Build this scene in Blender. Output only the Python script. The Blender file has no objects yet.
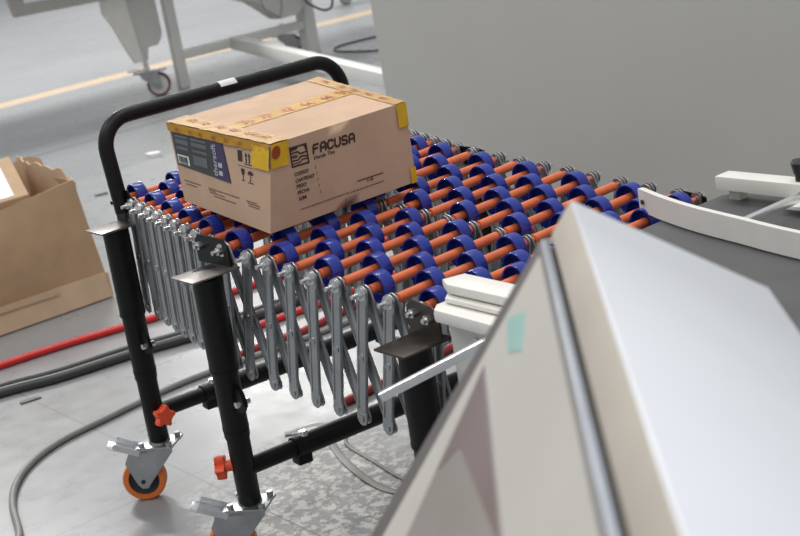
import bpy, bmesh, math, random
from mathutils import Vector as V, Matrix
random.seed(4)
SC = bpy.context.scene
COL = SC.collection
PI = math.pi

# ------------------------------------------------------------------ materials
def new_mat(name):
    m = bpy.data.materials.new(name); m.use_nodes = True
    nt = m.node_tree; b = nt.nodes['Principled BSDF']
    return m, nt, b

def mat(name, col, rough=.5, metal=0., var=.06, scale=40., bump=0., bscale=200., coat=0., rvar=0., spec=.5):
    """plain surface with a little procedural unevenness"""
    m, nt, b = new_mat(name)
    tc = nt.nodes.new('ShaderNodeTexCoord')
    n = nt.nodes.new('ShaderNodeTexNoise'); n.inputs['Scale'].default_value = scale; n.inputs['Detail'].default_value = 4
    nt.links.new(tc.outputs['Object'], n.inputs['Vector'])
    r = nt.nodes.new('ShaderNodeValToRGB')
    r.color_ramp.elements[0].position = .3; r.color_ramp.elements[1].position = .7
    r.color_ramp.elements[0].color = (*[c*(1-var) for c in col], 1)
    r.color_ramp.elements[1].color = (*[min(1, c*(1+var)) for c in col], 1)
    nt.links.new(n.outputs['Fac'], r.inputs['Fac']); nt.links.new(r.outputs['Color'], b.inputs['Base Color'])
    b.inputs['Roughness'].default_value = rough; b.inputs['Metallic'].default_value = metal
    b.inputs['Specular IOR Level'].default_value = spec
    if coat: b.inputs['Coat Weight'].default_value = coat; b.inputs['Coat Roughness'].default_value = .15
    if rvar:
        mr = nt.nodes.new('ShaderNodeMapRange'); mr.inputs['To Min'].default_value = max(.02, rough-rvar); mr.inputs['To Max'].default_value = rough+rvar
        nt.links.new(n.outputs['Fac'], mr.inputs['Value']); nt.links.new(mr.outputs['Result'], b.inputs['Roughness'])
    if bump:
        n2 = nt.nodes.new('ShaderNodeTexNoise'); n2.inputs['Scale'].default_value = bscale; n2.inputs['Detail'].default_value = 3
        nt.links.new(tc.outputs['Object'], n2.inputs['Vector'])
        bp = nt.nodes.new('ShaderNodeBump'); bp.inputs['Strength'].default_value = bump; bp.inputs['Distance'].default_value = .002
        nt.links.new(n2.outputs['Fac'], bp.inputs['Height']); nt.links.new(bp.outputs['Normal'], b.inputs['Normal'])
    return m

def floor_mat():
    m, nt, b = new_mat('epoxy_floor')
    N = nt.nodes.new; L = nt.links.new
    tc = N('ShaderNodeTexCoord'); sx = N('ShaderNodeSeparateXYZ'); L(tc.outputs['Object'], sx.inputs[0])
    def math_(op, a, bb=None, c=None):
        n = N('ShaderNodeMath'); n.operation = op
        for i, v in enumerate((a, bb, c)):
            if v is None: continue
            if isinstance(v, (int, float)): n.inputs[i].default_value = v
            else: L(v, n.inputs[i])
        return n.outputs[0]
    def noise(scale, detail=4, rough=.55, vec=None):
        n = N('ShaderNodeTexNoise'); n.inputs['Scale'].default_value = scale; n.inputs['Detail'].default_value = detail; n.inputs['Roughness'].default_value = rough
        L(vec or tc.outputs['Object'], n.inputs['Vector']); return n.outputs['Fac']
    def ramp(v, a, bq):
        n = N('ShaderNodeMapRange'); n.inputs['From Min'].default_value = a; n.inputs['From Max'].default_value = bq
        L(v, n.inputs['Value']); return n.outputs['Result']
    def mix(f, c1, c2):
        n = N('ShaderNodeMix'); n.data_type = 'RGBA'
        if isinstance(f, (int, float)): n.inputs['Factor'].default_value = f
        else: L(f, n.inputs['Factor'])
        for k, c in (('A', c1), ('B', c2)):
            s = [i for i in n.inputs if i.name == k and i.type == 'RGBA'][0]
            if isinstance(c, tuple): s.default_value = (*c, 1)
            else: L(c, s)
        return [o for o in n.outputs if o.type == 'RGBA'][0]
    big = ramp(noise(1.1), .35, .65); med = ramp(noise(9, 6, .65), .3, .7)
    base = mix(big, (.250, .257, .264), (.285, .293, .299))
    base = mix(math_('MULTIPLY', med, .35), base, (.25, .25, .25))
    # scuffs
    sc = ramp(noise(5.5, 8, .7), .66, .76)
    base = mix(math_('MULTIPLY', sc, .45), base, (.22, .215, .21))
    # rough peeled floor under the conveyor, overhead glare painted on as pale chips
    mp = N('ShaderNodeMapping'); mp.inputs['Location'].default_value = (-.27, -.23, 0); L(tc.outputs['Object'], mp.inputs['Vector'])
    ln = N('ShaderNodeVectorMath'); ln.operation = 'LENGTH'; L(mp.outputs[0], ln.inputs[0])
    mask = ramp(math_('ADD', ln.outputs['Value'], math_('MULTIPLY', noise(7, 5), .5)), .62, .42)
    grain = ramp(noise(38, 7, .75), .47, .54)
    glare_chip = math_('MULTIPLY', mask, grain)
    base = mix(glare_chip, base, (.66, .63, .585))
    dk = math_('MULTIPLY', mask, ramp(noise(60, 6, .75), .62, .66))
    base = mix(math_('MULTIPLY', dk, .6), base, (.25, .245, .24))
    # marked line and slab joints
    def band(o, pos, half, wob=0.):
        dd = math_('ABSOLUTE', math_('SUBTRACT', o, pos))
        if wob: dd = math_('ADD', dd, math_('MULTIPLY', math_('SUBTRACT', noise(14, 3), .5), wob))
        return math_('LESS_THAN', dd, half)
    yl = band(sx.outputs['X'], -6.55, .12, .03)
    base = mix(math_('MULTIPLY', yl, .6), base, (.76, .52, .29))
    j = math_('MAXIMUM', math_('MAXIMUM', band(sx.outputs['X'], -4.40, .030, .012), band(sx.outputs['X'], -.10, .0022, .002)), band(sx.outputs['Y'], .085, .002, .002))
    base = mix(math_('MULTIPLY', j, .75), base, (.17, .165, .16))
    L(base, b.inputs['Base Color'])
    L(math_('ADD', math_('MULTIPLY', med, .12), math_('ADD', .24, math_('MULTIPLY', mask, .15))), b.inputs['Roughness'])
    bp = N('ShaderNodeBump'); bp.inputs['Strength'].default_value = .25; bp.inputs['Distance'].default_value = .002
    L(math_('ADD', math_('MULTIPLY', noise(3.0, 3), .9), math_('MULTIPLY', glare_chip, .8)), bp.inputs['Height']); L(bp.outputs['Normal'], b.inputs['Normal'])
    return m

def kraft(name, col):
    return mat(name, col, .75, 0, .07, 14, .15, 260, spec=.25)

M = dict(
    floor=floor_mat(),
    black=mat('black_powder_coat', (.0045, .0045, .005), .42, 0, .2, 60, .1, 500, spec=.3),
    black_plastic=mat('black_plastic', (.02, .02, .022), .45),
    zinc=mat('zinc_plated_steel', (.43, .445, .455), .30, .85, .12, 30, .05, 300, rvar=.08),
    zinc_dark=mat('steel_washer', (.36, .365, .36), .35, .9, .12, 50),
    bolt=mat('bright_bolt', (.70, .71, .72), .25, .95, .1, 60),
    raw_refl=mat('steel_plate_dark_reflection', (.085, .07, .06), .30, .7, .12, 25, .05, 200),  # same bare steel, its dark brown reflections put into the colour
    raw=mat('bare_steel_plate', (.27, .245, .23), .30, .8, .12, 25, .05, 200, rvar=.06),
    blue=mat('blue_plastic', (.016, .036, .30), .24, 0, .08, 40, coat=.3),
    orange=mat('orange_plastic_sleeve', (.76, .17, .065), .45, 0, .10, 30),
    orange_w=mat('orange_polyurethane', (.80, .19, .035), .42, 0, .06, 30),
    red_w=mat('dark_red_polyurethane', (.09, .014, .02), .45),
    knob=mat('orange_knob_plastic', (.86, .10, .035), .38, 0, .05, 30),
    kraft=kraft('kraft_carton', (.595, .41, .285)),
    kraft2=kraft('brown_corrugated_board', (.47, .315, .19)),
    kraft_in=kraft('pale_board_inside', (.58, .42, .285)),
    ink=mat('dark_brown_ink', (.055, .030, .025), .7),
    ink_lt=mat('faded_brown_ink', (.16, .10, .075), .7),
    lab=mat('slate_label_print', (.052, .055, .060), .45),
    purp=mat('purple_label_print', (.060, .040, .115), .45),
    lab_lt=mat('pale_label_print', (.50, .52, .55), .5),
    lab_md=mat('grey_label_print', (.14, .15, .165), .5),
    paper=mat('white_paper', (.76, .76, .75), .6),
    tape=mat('yellow_packing_tape', (.53, .285, .035), .45, 0, .16, 22, .15, 60, spec=.25),
    tape_p=mat('clear_amber_tape', (.53, .315, .11), .45, 0, .15, 22, .15, 60, spec=.25),
    tape2=mat('bright_yellow_tape', (.78, .47, .02), .36, 0, .1, 22, spec=.4),
    tred=mat('red_tape_print', (.38, .06, .02), .45),
    cab=mat('grey_painted_cabinet', (.55, .545, .51), .42, 0, .02, 2.5, .05, 40),
    mach=mat('pale_grey_machine_paint', (.66, .66, .63), .42, 0, .03, 6),
    mach_d=mat('mid_grey_machine_paint', (.58, .57, .54), .45, 0, .03, 6),
    whitep=mat('white_plastic_rail', (.80, .78, .73), .42, 0, .03, 20, .05, 100),
    belt=mat('dark_grey_belt', (.080, .080, .083), .50, 0, .10, 14, .2, 350),
    alu=mat('aluminium_bar', (.80, .82, .83), .24, .8, .05, 40),
    cover=mat('glossy_white_painted_sheet', (.84, .87, .93), .30, 0, .02, 8, coat=.3),
    cream=mat('cream_painted_edge', (.50, .45, .385), .5, 0, .05, 12),
    groove=mat('brown_grey_rubber_seal', (.13, .115, .105), .5),
    strip=mat('bluish_steel_trim', (.27, .295, .33), .35, .4, .05, 12),
    panel=mat('off_white_panel_film', (.54, .515, .475), .40, 0, .03, 10),
    rim=mat('dark_grey_panel_rim', (.11, .10, .097), .45),
    screen=mat('dull_display_glass', (.33, .33, .325), .22, 0, .08, 5, coat=.5),
    maroon=mat('maroon_display_graphic', (.22, .165, .165), .30, 0, .08, 6),
    teal=mat('teal_sticker', (.30, .50, .46), .5),
    hose_red=mat('red_air_hose', (.62, .025, .025), .35, 0, .06, 20),
    hose_dkred=mat('dark_red_air_hose', (.33, .03, .03), .38, 0, .08, 20),
    hose_blk=mat('dark_grey_cable_sheath', (.045, .045, .047), .42, 0, .1, 20),
    hose_gry=mat('grey_cable_sheath', (.22, .215, .205), .5, 0, .12, 20),
    strap=mat('grey_packing_strap', (.27, .25, .235), .5, 0, .1, 20),
)

# ------------------------------------------------------------------ mesh helpers
def basis(axis):
    a = V(axis).normalized()
    t = V((0, 0, 1)) if abs(a.z) < .9 else V((1, 0, 0))
    x = t.cross(a).normalized(); return x, a.cross(x), a

def quad(bm, *pts): return bm.faces.new([bm.verts.new(p) for p in pts])

def box(bm, lo, hi, T=None, bev=0.):
    x0, y0, z0 = lo; x1, y1, z1 = hi
    c = [V((x, y, z)) for z in (z0, z1) for x, y in ((x0, y0), (x1, y0), (x1, y1), (x0, y1))]
    if T is not None: c = [T @ p for p in c]
    v = [bm.verts.new(p) for p in c]
    fs = [bm.faces.new([v[i] for i in f]) for f in ((0, 3, 2, 1), (4, 5, 6, 7), (0, 1, 5, 4), (1, 2, 6, 5), (2, 3, 7, 6), (3, 0, 4, 7))]
    if bev:
        es = list({e for f in fs for e in f.edges})
        bmesh.ops.bevel(bm, geom=es, offset=bev, segments=2, affect='EDGES', profile=.6)

def frame(o, ux, uy):
    """matrix from a local frame: columns ux, uy, ux x uy, origin o"""
    ux = V(ux).normalized(); uz = ux.cross(V(uy)).normalized(); uy = uz.cross(ux)
    m = Matrix((ux, uy, uz)).transposed().to_4x4(); m.translation = V(o); return m

def prism(bm, pts, z0, z1, T=None, bev=0.):
    """outline in local xy, extruded z0..z1"""
    T = T or Matrix()
    a = [bm.verts.new(T @ V((x, y, z0))) for x, y in pts]; b = [bm.verts.new(T @ V((x, y, z1))) for x, y in pts]
    n = len(pts); fs = [bm.faces.new(a[::-1]), bm.faces.new(b)]
    for i in range(n): bm.faces.new((a[i], a[(i+1) % n], b[(i+1) % n], b[i]))
    if bev:
        es = list({e for f in fs for e in f.edges})
        bmesh.ops.bevel(bm, geom=es, offset=bev, segments=2, affect='EDGES', profile=.6)

def cyl(bm, p, q, r, seg=20, r2=None, caps=True, rot=0.):
    p = V(p); q = V(q); x, y, a = basis(q-p); r2 = r if r2 is None else r2
    A = []; B = []
    for i in range(seg):
        t = 2*PI*i/seg+rot; dvec = x*math.cos(t)+y*math.sin(t)
        A.append(bm.verts.new(p+dvec*r)); B.append(bm.verts.new(q+dvec*r2))
    for i in range(seg): bm.faces.new((A[i], A[(i+1) % seg], B[(i+1) % seg], B[i]))
    if caps: bm.faces.new(A[::-1]); bm.faces.new(B)

def lathe(bm, o, axis, prof, seg=32):
    """closed profile [(r, s along axis)] turned about the axis"""
    x, y, a = basis(axis); o = V(o); rings = []
    for r, s in prof:
        rings.append([bm.verts.new(o+a*s+(x*math.cos(2*PI*i/seg)+y*math.sin(2*PI*i/seg))*max(r, 1e-5)) for i in range(seg)])
    n = len(prof)
    for k in range(n):
        A = rings[k]; B = rings[(k+1) % n]
        for i in range(seg): bm.faces.new((A[i], A[(i+1) % seg], B[(i+1) % seg], B[i]))

def smooth_path(pts, n=8):
    pts = [V(p) for p in pts]; out = []
    P = [pts[0]*2-pts[1]]+pts+[pts[-1]*2-pts[-2]]
    for i in range(1, len(P)-2):
        a, b, c, d = P[i-1:i+3]
        for k in range(n):
            t = k/n
            out.append(.5*((2*b)+(c-a)*t+(2*a-5*b+4*c-d)*t*t+(3*b-a-3*c+d)*t**3))
    out.append(pts[-1]); return out

def tube(bm, pts, r, seg=12, flat=1.):
    pts = [V(p) for p in pts]; n = len(pts); rings = []; up = None
    for i, p in enumerate(pts):
        t = (pts[min(i+1, n-1)]-pts[max(i-1, 0)]).normalized()
        if up is None: up = V((0, 0, 1)) if abs(t.z) < .9 else V((1, 0, 0))
        s = t.cross(up).normalized(); up = s.cross(t).normalized()
        rings.append([bm.verts.new(p+s*math.cos(2*PI*k/seg)*r+up*math.sin(2*PI*k/seg)*r*flat) for k in range(seg)])
    for A, B in zip(rings, rings[1:]):
        for k in range(seg): bm.faces.new((A[k], A[(k+1) % seg], B[(k+1) % seg], B[k]))
    bm.faces.new(rings[0][::-1]); bm.faces.new(rings[-1])

def ribbon(bm, pts, w, t):
    tube(bm, pts, w/2, 8, t/w)

def arc_path(pts, rad, seg=8):
    """polyline with rounded corners"""
    pts = [V(p) for p in pts]; out = [pts[0]]
    for a, b, c in zip(pts, pts[1:], pts[2:]):
        u = (a-b).normalized(); w = (c-b).normalized(); ang = u.angle(w); d = rad/math.tan(ang/2)
        s = b+u*d; e = b+w*d; ctr = b+(u+w).normalized()*(rad/math.sin(ang/2))
        for k in range(seg+1):
            t = k/seg; q = (s-ctr).slerp(e-ctr, t) if hasattr(V, 'slerp') else None
            out.append(ctr+q.normalized()*rad)
    out.append(pts[-1]); return out

def obj(name, bm, m, parent=None, smooth=35, bevel=0.):
    me = bpy.data.meshes.new(name); bmesh.ops.recalc_face_normals(bm, faces=bm.faces)
    bm.to_mesh(me); bm.free()
    o = bpy.data.objects.new(name, me); COL.objects.link(o)
    me.materials.append(M[m] if isinstance(m, str) else m)
    if smooth:
        for p in me.polygons: p.use_smooth = True
        me.set_sharp_from_angle(angle=math.radians(smooth))
    if bevel:
        b = o.modifiers.new('bevel', 'BEVEL'); b.width = bevel; b.segments = 2; b.limit_method = 'ANGLE'
    if parent is not None: attach(o, parent)
    return o

def attach(o, parent):
    """keep world placement: every root here is an Empty or mesh with a plain location, no rotation"""
    w = V((0, 0, 0)); q = parent
    while q is not None: w += q.location; q = q.parent
    o.parent = parent; o.location = o.location-w

def thing(name, label, cat, loc=(0, 0, 0), group=None):
    o = bpy.data.objects.new(name, None); COL.objects.link(o); o.location = loc; o.empty_display_size = .05
    return tag(o, label, cat, group)

def tag(o, label, cat, group=None):
    o['label'] = label; o['category'] = cat
    if group: o['group'] = group
    return o

def copy_at(src, loc, parent, mesh=None):
    c = src.copy(); COL.objects.link(c); c.parent = parent; c.location = loc
    return c

def nb(): return bmesh.new()

# ------------------------------------------------------------------ setting
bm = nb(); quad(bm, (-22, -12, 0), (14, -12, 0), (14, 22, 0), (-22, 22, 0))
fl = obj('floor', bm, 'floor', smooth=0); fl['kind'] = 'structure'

# ------------------------------------------------------------------ rolling conveyor
W = .631
PA = V((0, 0, .660)); PB = V((.517, -.084, .644)); PC = V((.970, -.012, .5756))
TL = [.009, .120, .214, .305, .390, .475, .565, .660, .758, .870, .993]
TR = [.122, .226, .338, .448, .563, .683, .803, .925, .998]
J = []   # (near rod end, rod direction)
for t in TL:
    f = -.0914*t; J.append((PA.lerp(PB, t), V((math.sin(f), math.cos(f), 0))))
for t in TR:
    f = -.0914+(.0914-.0413)*t; J.append((PB.lerp(PC, t), V((math.sin(f), math.cos(f), 0))))
NJ = len(J)
conv = thing('rolling_conveyor', 'expanding skate wheel conveyor with orange axles, blue wheels and black legs on casters', 'conveyor', (.45, .27, 0))

S_A = [.085, .228, .371, .577, .713, .848]
S_B = [.166, .308, .453, .658, .794, .933]
def wheel_mesh():
    bm = nb(); w = .0112
    prof = [(.0246, -w), (.0250, -w*.8), (.0250, w*.8), (.0246, w), (.0222, w), (.0218, w*.70), (.0112, w*.60), (.0106, w*.95), (.0080, w*.95),
            (.0080, w*.2), (.0106, w*.2), (.0112, w*.30), (.0216, w*.40), (.0222, -w)]
    lathe(bm, (0, 0, 0), (0, 1, 0), prof, 36)
    return bm
def nut_bm(sign):
    bm = nb()
    lathe(bm, (0, 0, 0), (0, 1, 0), [(.0115, 0), (.0115, sign*.0018), (.003, sign*.0018), (.003, 0)], 20)
    cyl(bm, (0, sign*.0018, 0), (0, sign*.0085, 0), .0068, 6)
    cyl(bm, (0, sign*.0085, 0), (0, sign*(.0150 if sign > 0 else .020), 0), .0038, 12)
    return bm
wheel0 = None; nut0 = None; nut1 = None
for k, (p, dr) in enumerate(J):
    bm = nb(); cyl(bm, p+dr*.022, p+dr*(W+.004), .0042, 12)
    cyl(bm, p+dr*.034, p+dr*(W*.5), .0080, 16); cyl(bm, p+dr*(W*.536), p+dr*(W-.010), .0080, 16)
    ax = obj('axle', bm, 'orange', conv)
    ang = math.atan2(-dr.x, dr.y); off = V((0, 0, 0))
    for s in (S_A if k % 2 == 0 else S_B):
        loc = p+dr*(s*W)-off
        if wheel0 is None:
            wheel0 = obj('wheel', wheel_mesh(), 'blue'); o = wheel0; o.parent = ax; o.location = loc
        else: o = copy_at(wheel0, loc, ax)
        o.rotation_euler = (0, random.uniform(0, 1), ang)
    for e, s0 in ((0, -1), (1, 1)):
        loc = (p+dr*.0150 if e == 0 else p+dr*(W+.0145))-off
        src = nut0 if e == 0 else nut1
        if src is None:
            o = obj('end_nut', nut_bm(s0), 'bolt'); o.parent = ax; o.location = loc
            if e == 0: nut0 = o
            else: nut1 = o
        else: o = copy_at(src, loc, ax)
        o.rotation_euler = (0, 0, ang)

def arm_bm(p, q, w=.0245, t=.0030):
    """rounded flat bar with a pressed rib between pivots p and q, in the plane across the rods"""
    bm = nb(); d = q-p; L = d.length
    T = frame(p, d, (0, -1, 0))     # local x along bar, local z across
    yd = T.to_3x3() @ V((0, 1, 0))
    def cap(r, x0, x1):
        pts = []
        for i in range(11): a = PI/2+PI*i/10; pts.append((x0+r*math.cos(a), r*math.sin(a)))
        for i in range(11): a = -PI/2+PI*i/10; pts.append((x1+r*math.cos(a), r*math.sin(a)))
        return pts
    T = frame(p, d, d.cross(V((0, 1, 0))))
    prism(bm, cap(w/2, 0, L), -t/2, t/2, T, .0006)
    for s in (-1, 1):                # raised edges: the bar reads as a shallow channel
        for e in (-1, 1):
            lo = (.016, min(e*w*.30, e*w*.44), t/2 if s > 0 else -t/2-.0014); hi = (L-.016, max(e*w*.30, e*w*.44), t/2+.0014 if s > 0 else -t/2)
            box(bm, lo, hi, T)
    for x in (0, L/2, L):            # rivet heads
        o = T @ V((x, 0, 0)); nrm = T.to_3x3() @ V((0, 0, 1))
        cyl(bm, o-nrm*(t/2+.0022), o+nrm*(t/2+.0022), .0062, 14)
    return bm
LB = .236
ROWS = (0., .518, 1.)
for row in ROWS:
    tops = [p+dr*(row*W if row > 0 else .026) for p, dr in J]
    bots = []
    for k in range(NJ):
        kk = max(1, min(NJ-2, k))
        pitch = (tops[kk+1]-tops[kk-1]).length/2
        h = math.sqrt(LB*LB-pitch*pitch); bots.append(tops[k]+V((-.003, .006, -h)))
    sg = -1 if row < .9 else 1
    for k in range(NJ):
        dr = J[k][1]
        if k >= 1: obj('scissor_arm', arm_bm(tops[k]+dr*sg*.0085, bots[k-1]+dr*sg*.0085), 'zinc', conv)
        if k <= NJ-2: obj('scissor_arm', arm_bm(tops[k]+dr*sg*.0005, bots[k+1]+dr*sg*.0005), 'zinc', conv)

# legs: (top plate centre, foot at the floor, joints the bracket grips, knob height)
def star_knob_bm(c, axis):
    bm = nb(); x, y, a = basis(axis); pts = []
    for i in range(40):
        t = 2*PI*i/40; r = .0185+.0055*math.cos(5*t); pts.append((r*math.cos(t), r*math.sin(t)))
    T = frame(c, x, y); prism(bm, pts, .016, .034, T, .002)
    cyl(bm, V(c), V(c)+a*.018, .011, 14)
    return bm
def make_leg(top, foot, far, joints, knob_dir, z_knob):
    top = V(top); foot = V(foot)
    top2 = top+V((0, 0 if far else .010, 0)); at = lambda z: foot+(top2-foot)*(z/top.z)
    sgn = 1 if far else -1
    bm = nb()
    zs = top.z
    cyl(bm, at(.125), at(.30), .0212, 28)
    cyl(bm, at(.28), at(zs*.70), .0234, 28)
    cyl(bm, at(zs*.69), at(zs-.002), .0258, 28)
    cyl(bm, at(zs*.69), at(zs*.70), .0265, 28); cyl(bm, at(.295), at(.300), .0242, 28)
    leg = obj('leg', bm, 'black', conv)
    # bracket: flat top plate with a turned-up face bolted to the scissor ends
    bm = nb(); T = Matrix.Translation(top)
    box(bm, (-.036, -.058 if far else -.037, -.002), (.036, .037 if far else .056, .002), T, .0012)
    obj('top_plate', bm, 'raw_refl' if joints[0] > 12 else 'raw', leg)
    bm = nb()
    a = J[joints[0]]; b = J[joints[-1]]; ya = W if far else 0
    pa = a[0]+a[1]*ya; pb = b[0]+b[1]*ya
    xs = [min(pa.x, pb.x)-.020, max(pa.x, pb.x)+.020]
    yy = (pa.y+pb.y)/2+(.0125 if far else .010)
    zt = max(pa.z, pb.z)+.018
    T = frame((0, yy, 0), (1, 0, 0), (0, 0, 1))
    up = .008 if far else .019
    pts = [(xs[0], top.z), (xs[1], top.z), (xs[1], pb.z+up*.5), (pb.x+.006, pb.z+up), (pa.x-.006, pa.z+up), (xs[0], pa.z+up*.4)]
    prism(bm, pts, -.0015, .0015, T)
    obj('bracket', bm, 'raw_refl' if joints[0] > 12 and not far else 'black', leg)
    for jn in (joints[0], joints[-1]):
        q = J[jn][0]+J[jn][1]*ya; bm = nb()
        q = V((q.x, yy, q.z)); cyl(bm, q, q+V((0, sgn*.010, 0)), .0075, 6); cyl(bm, q, q+V((0, sgn*.016, 0)), .004, 10)
        obj('bracket_bolt', bm, 'bolt', leg)
    kc = at(z_knob)+V(knob_dir).normalized()*.016
    bm = star_knob_bm(kc, knob_dir); obj('star_knob', bm, 'knob', leg)
    # side gusset with a bolt low on the sleeve
    g = at(zs*.60); bm = nb()
    T = frame(g, (1, 0, 0), (0, 0, 1)); prism(bm, [(.018, .03), (.045, .012), (.052, -.012), (.040, -.026), (.018, -.030)], -.004, .004, T)
    obj('gusset', bm, 'black', leg)
    bm = nb(); cyl(bm, g+V((.040, -.014, -.008)), g+V((.040, .014, -.008)), .006, 6); obj('gusset_bolt', bm, 'bolt', leg)
    # caster
    cb = at(.122); ca = nb()
    R = Matrix.Translation(cb) @ Matrix.Rotation(math.radians(38), 4, 'Z')
    box(ca, (-.040, -.034, -.0025), (.040, .034, .0025), R, .001)
    for sx in (-1, 1):
        for sy in (-1, 1):
            o = R @ V((sx*.031, sy*.025, 0)); cyl(ca, o-V((0, 0, .006)), o+V((0, 0, .011)), .0062, 10)
    cyl(ca, cb-V((0, 0, .012)), cb, .024, 24); cyl(ca, cb, cb+V((0, 0, .018)), .023, 24, .0215)
    # fork: two plates around the wheel, trailing to -x
    tr = V((-.62, -.77, 0)).normalized(); sd = V((tr.y, -tr.x, 0))
    wc = V((cb.x, cb.y, .0465))+tr*.048
    for s in (-1, 1):
        T = frame(cb+sd*s*.0195, tr, (0, 0, 1))
        zc = .0465-cb.z
        prism(ca, [(-.026, -.008), (-.026, -.018), (.034, zc-.008), (.040, zc-.016), (.052, zc-.016), (.060, zc-.006), (.066, zc+.010), (.078, -.030), (.066, -.008)], -.0015, .0015, T)
    T = frame(cb, tr, sd); box(ca, (-.026, -.021, .006), (.054, .021, .010), T)
    c = obj('caster', ca, 'zinc', conv, smooth=30)
    wb = nb(); ax = sd; w = .0145
    lathe(wb, wc, ax, [(.046, -w*.75), (.0465, 0), (.046, w*.75), (.043, w), (.033, w), (.033, -w), (.043, -w)], 40)
    obj('tyre', wb, 'orange_w', c)
    wb = nb(); lathe(wb, wc, ax, [(.033, -w*.8), (.033, w*.8), (.026, w*.5), (.014, w*.5), (.012, w*1.1), (.004, w*1.1), (.004, -w*1.1), (.012, -w*1.1), (.014, -w*.5), (.026, -w*.5)], 32)
    cyl(wb, wc-ax*.022, wc+ax*.022, .005, 12)
    obj('wheel_hub', wb, 'black_plastic', c)
    bb = nb(); T = frame(cb+V((0, 0, -.012)), tr, sd)
    TT = T @ Matrix.Translation((.045, 0, .004)) @ Matrix.Rotation(math.radians(24), 4, 'Y')
    prism(bb, [(0, -.018), (.060, -.023), (.072, -.014), (.072, .014), (.060, .023), (0, .018)], -.001, .0015, TT, .0006)
    for e in (-1, 1): box(bb, (.0, e*.021-.001, -.012), (.058, e*.021+.001, .001), TT)
    obj('brake_lever', bb, 'bolt', c)
    return leg
legs = {}
legs['a'] = make_leg((.024, -.030, .6174), (-.074, .015, 0), False, (0, 0), (1, .05, 0), .195)
legs['b'] = make_leg((.510, -.115, .6150), (.342, -.024, 0), False, (9, 10), (-.62, -.77, 0), .215)
legs['c'] = make_leg((.958, -.045, .5447), (.900, -.005, 0), False, (18, 19), (-.6, -1, 0), .205)
legs['d'] = make_leg((.012, W+.034, .6174), (.030, W+.085, 0), True, (0, 0), (.25, 1, 0), .205)
legs['e'] = make_leg((.452, W-.055, .6150), (.440, W-.055, 0), True, (9, 10), (.25, 1, 0), .205)
legs['f'] = make_leg((.930, W+.018, .5447), (.920, W+.018, 0), True, (18, 19), (.25, 1, 0), .205)
# telescopic cross tubes joining each pair of legs
def cross(a, b):
    a = V(a); b = V(b); d = (b-a).normalized(); L = (b-a).length
    bm = nb(); cyl(bm, a, b, .0165, 24); cyl(bm, a+d*L*.16, a+d*L*.84, .0205, 24)
    x = V((0, 0, 1)).cross(d).normalized()
    for t in (.16, .80):
        T = frame(a+d*L*t, d, x); box(bm, (0, -.014, -.033), (.030, .014, -.014), T, .002)
    o = obj('cross_tube', bm, 'black', conv)
    for t in (.19, .22):
        pass
    for t in (.20, .82):
        q = a+d*L*t; bm = nb()
        cyl(bm, q-V((0, 0, .038)), q-V((0, 0, .030)), .007, 6); cyl(bm, q+V((0, 0, .018)), q+V((0, 0, .027)), .010, 16, .007)
        obj('tube_bolt', bm, 'bolt', o)
cross((-.040, .006, .195), (.024, W+.069, .195))
cross((.402, -.045, .205), (.440, W-.055, .195))
cross((.920, -.018, .190), (.922, W+.018, .190))
# handle loop at the end
hp = arc_path([(.030, .002, .640), (.012, .002, .822), (.016, .578, .822), (.030, .580, .640)], .062, 10)
bm = nb(); tube(bm, hp, .0152, 18)
hd = obj('handle', bm, 'black', conv, smooth=60)
bm = nb()
for i in range(9):
    a = -.9+1.8*i/8
    for y in (.276, .316): bm.verts.new((0.014+.0157*math.sin(a+.3), y, .822+.0157*math.cos(a+.3)))
bm.verts.ensure_lookup_table()
for i in range(8): bm.faces.new([bm.verts[k] for k in (2*i, 2*i+1, 2*i+3, 2*i+2)])
st = obj('handle_sticker', bm, 'paper', hd); st['label'] = 'white sticker on the handle tube'
for y, s in ((.004, -1), (.580, 1)):
    bm = nb(); T = frame((.030, y+(.022 if s < 0 else 0), .655), (1, 0, 0), (0, 0, 1)); prism(bm, [(-.028, -.03), (.030, -.03), (.034, 0), (.020, .030), (-.004, .030), (-.028, .008)], -.002, .002, T @ Matrix.Translation((0, 0, -s*.015)))
    obj('handle_bracket', bm, 'black', conv)

# ------------------------------------------------------------------ carton on the conveyor
n0 = V((.09, 0, 1)).normalized()
CF, CFR, CFL, CFB = V((.5899, -.0154, .6654)), V((.5837, .3059, .6660)), V((.3011, -.0039, .6914)), V((.2950, .3174, .6920))
TF, TFR, TFL, TFB = V((.6127, .0028, .8133)), V((.5913, .3022, .8117)), V((.3072, -.0089, .8387)), V((.3083, .3243, .8432))
off = V((0, 0, 0))
bm = nb()
def grid_face(bm, a, b, c, d, nx, ny, fn):
    g = [[bm.verts.new(fn(i/nx, j/ny)) for i in range(nx+1)] for j in range(ny+1)]
    for j in range(ny):
        for i in range(nx): bm.faces.new((g[j][i], g[j][i+1], g[j+1][i+1], g[j+1][i]))
def bil(a, b, c, d):
    return lambda u, v: (a*(1-u)+b*u)*(1-v)+(d*(1-u)+c*u)*v
FRONT = bil(CF, CFR, TFR, TF); LEFT = bil(CFL, CF, TF, TFL); TOP = bil(TFL, TF, TFR, TFB)
BACK = bil(CFR, CFB, TFB, TFR); REAR = bil(CFB, CFL, TFL, TFB); BOT = bil(CF, CFL, CFB, CFR)
def bulge(f, out, amt):
    return lambda u, v: f(u, v)+out*amt*math.sin(PI*u)*math.sin(PI*v)
nF = (CFR-CF).cross(TF-CF).normalized(); nL = (CF-CFL).cross(TFL-CFL).normalized(); nT = (TF-TFL).cross(TFB-TFL).normalized()
FRONTb = bulge(FRONT, nF, 0); LEFTb = bulge(LEFT, nL, 0); TOPb = bulge(TOP, nT, 0)
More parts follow.
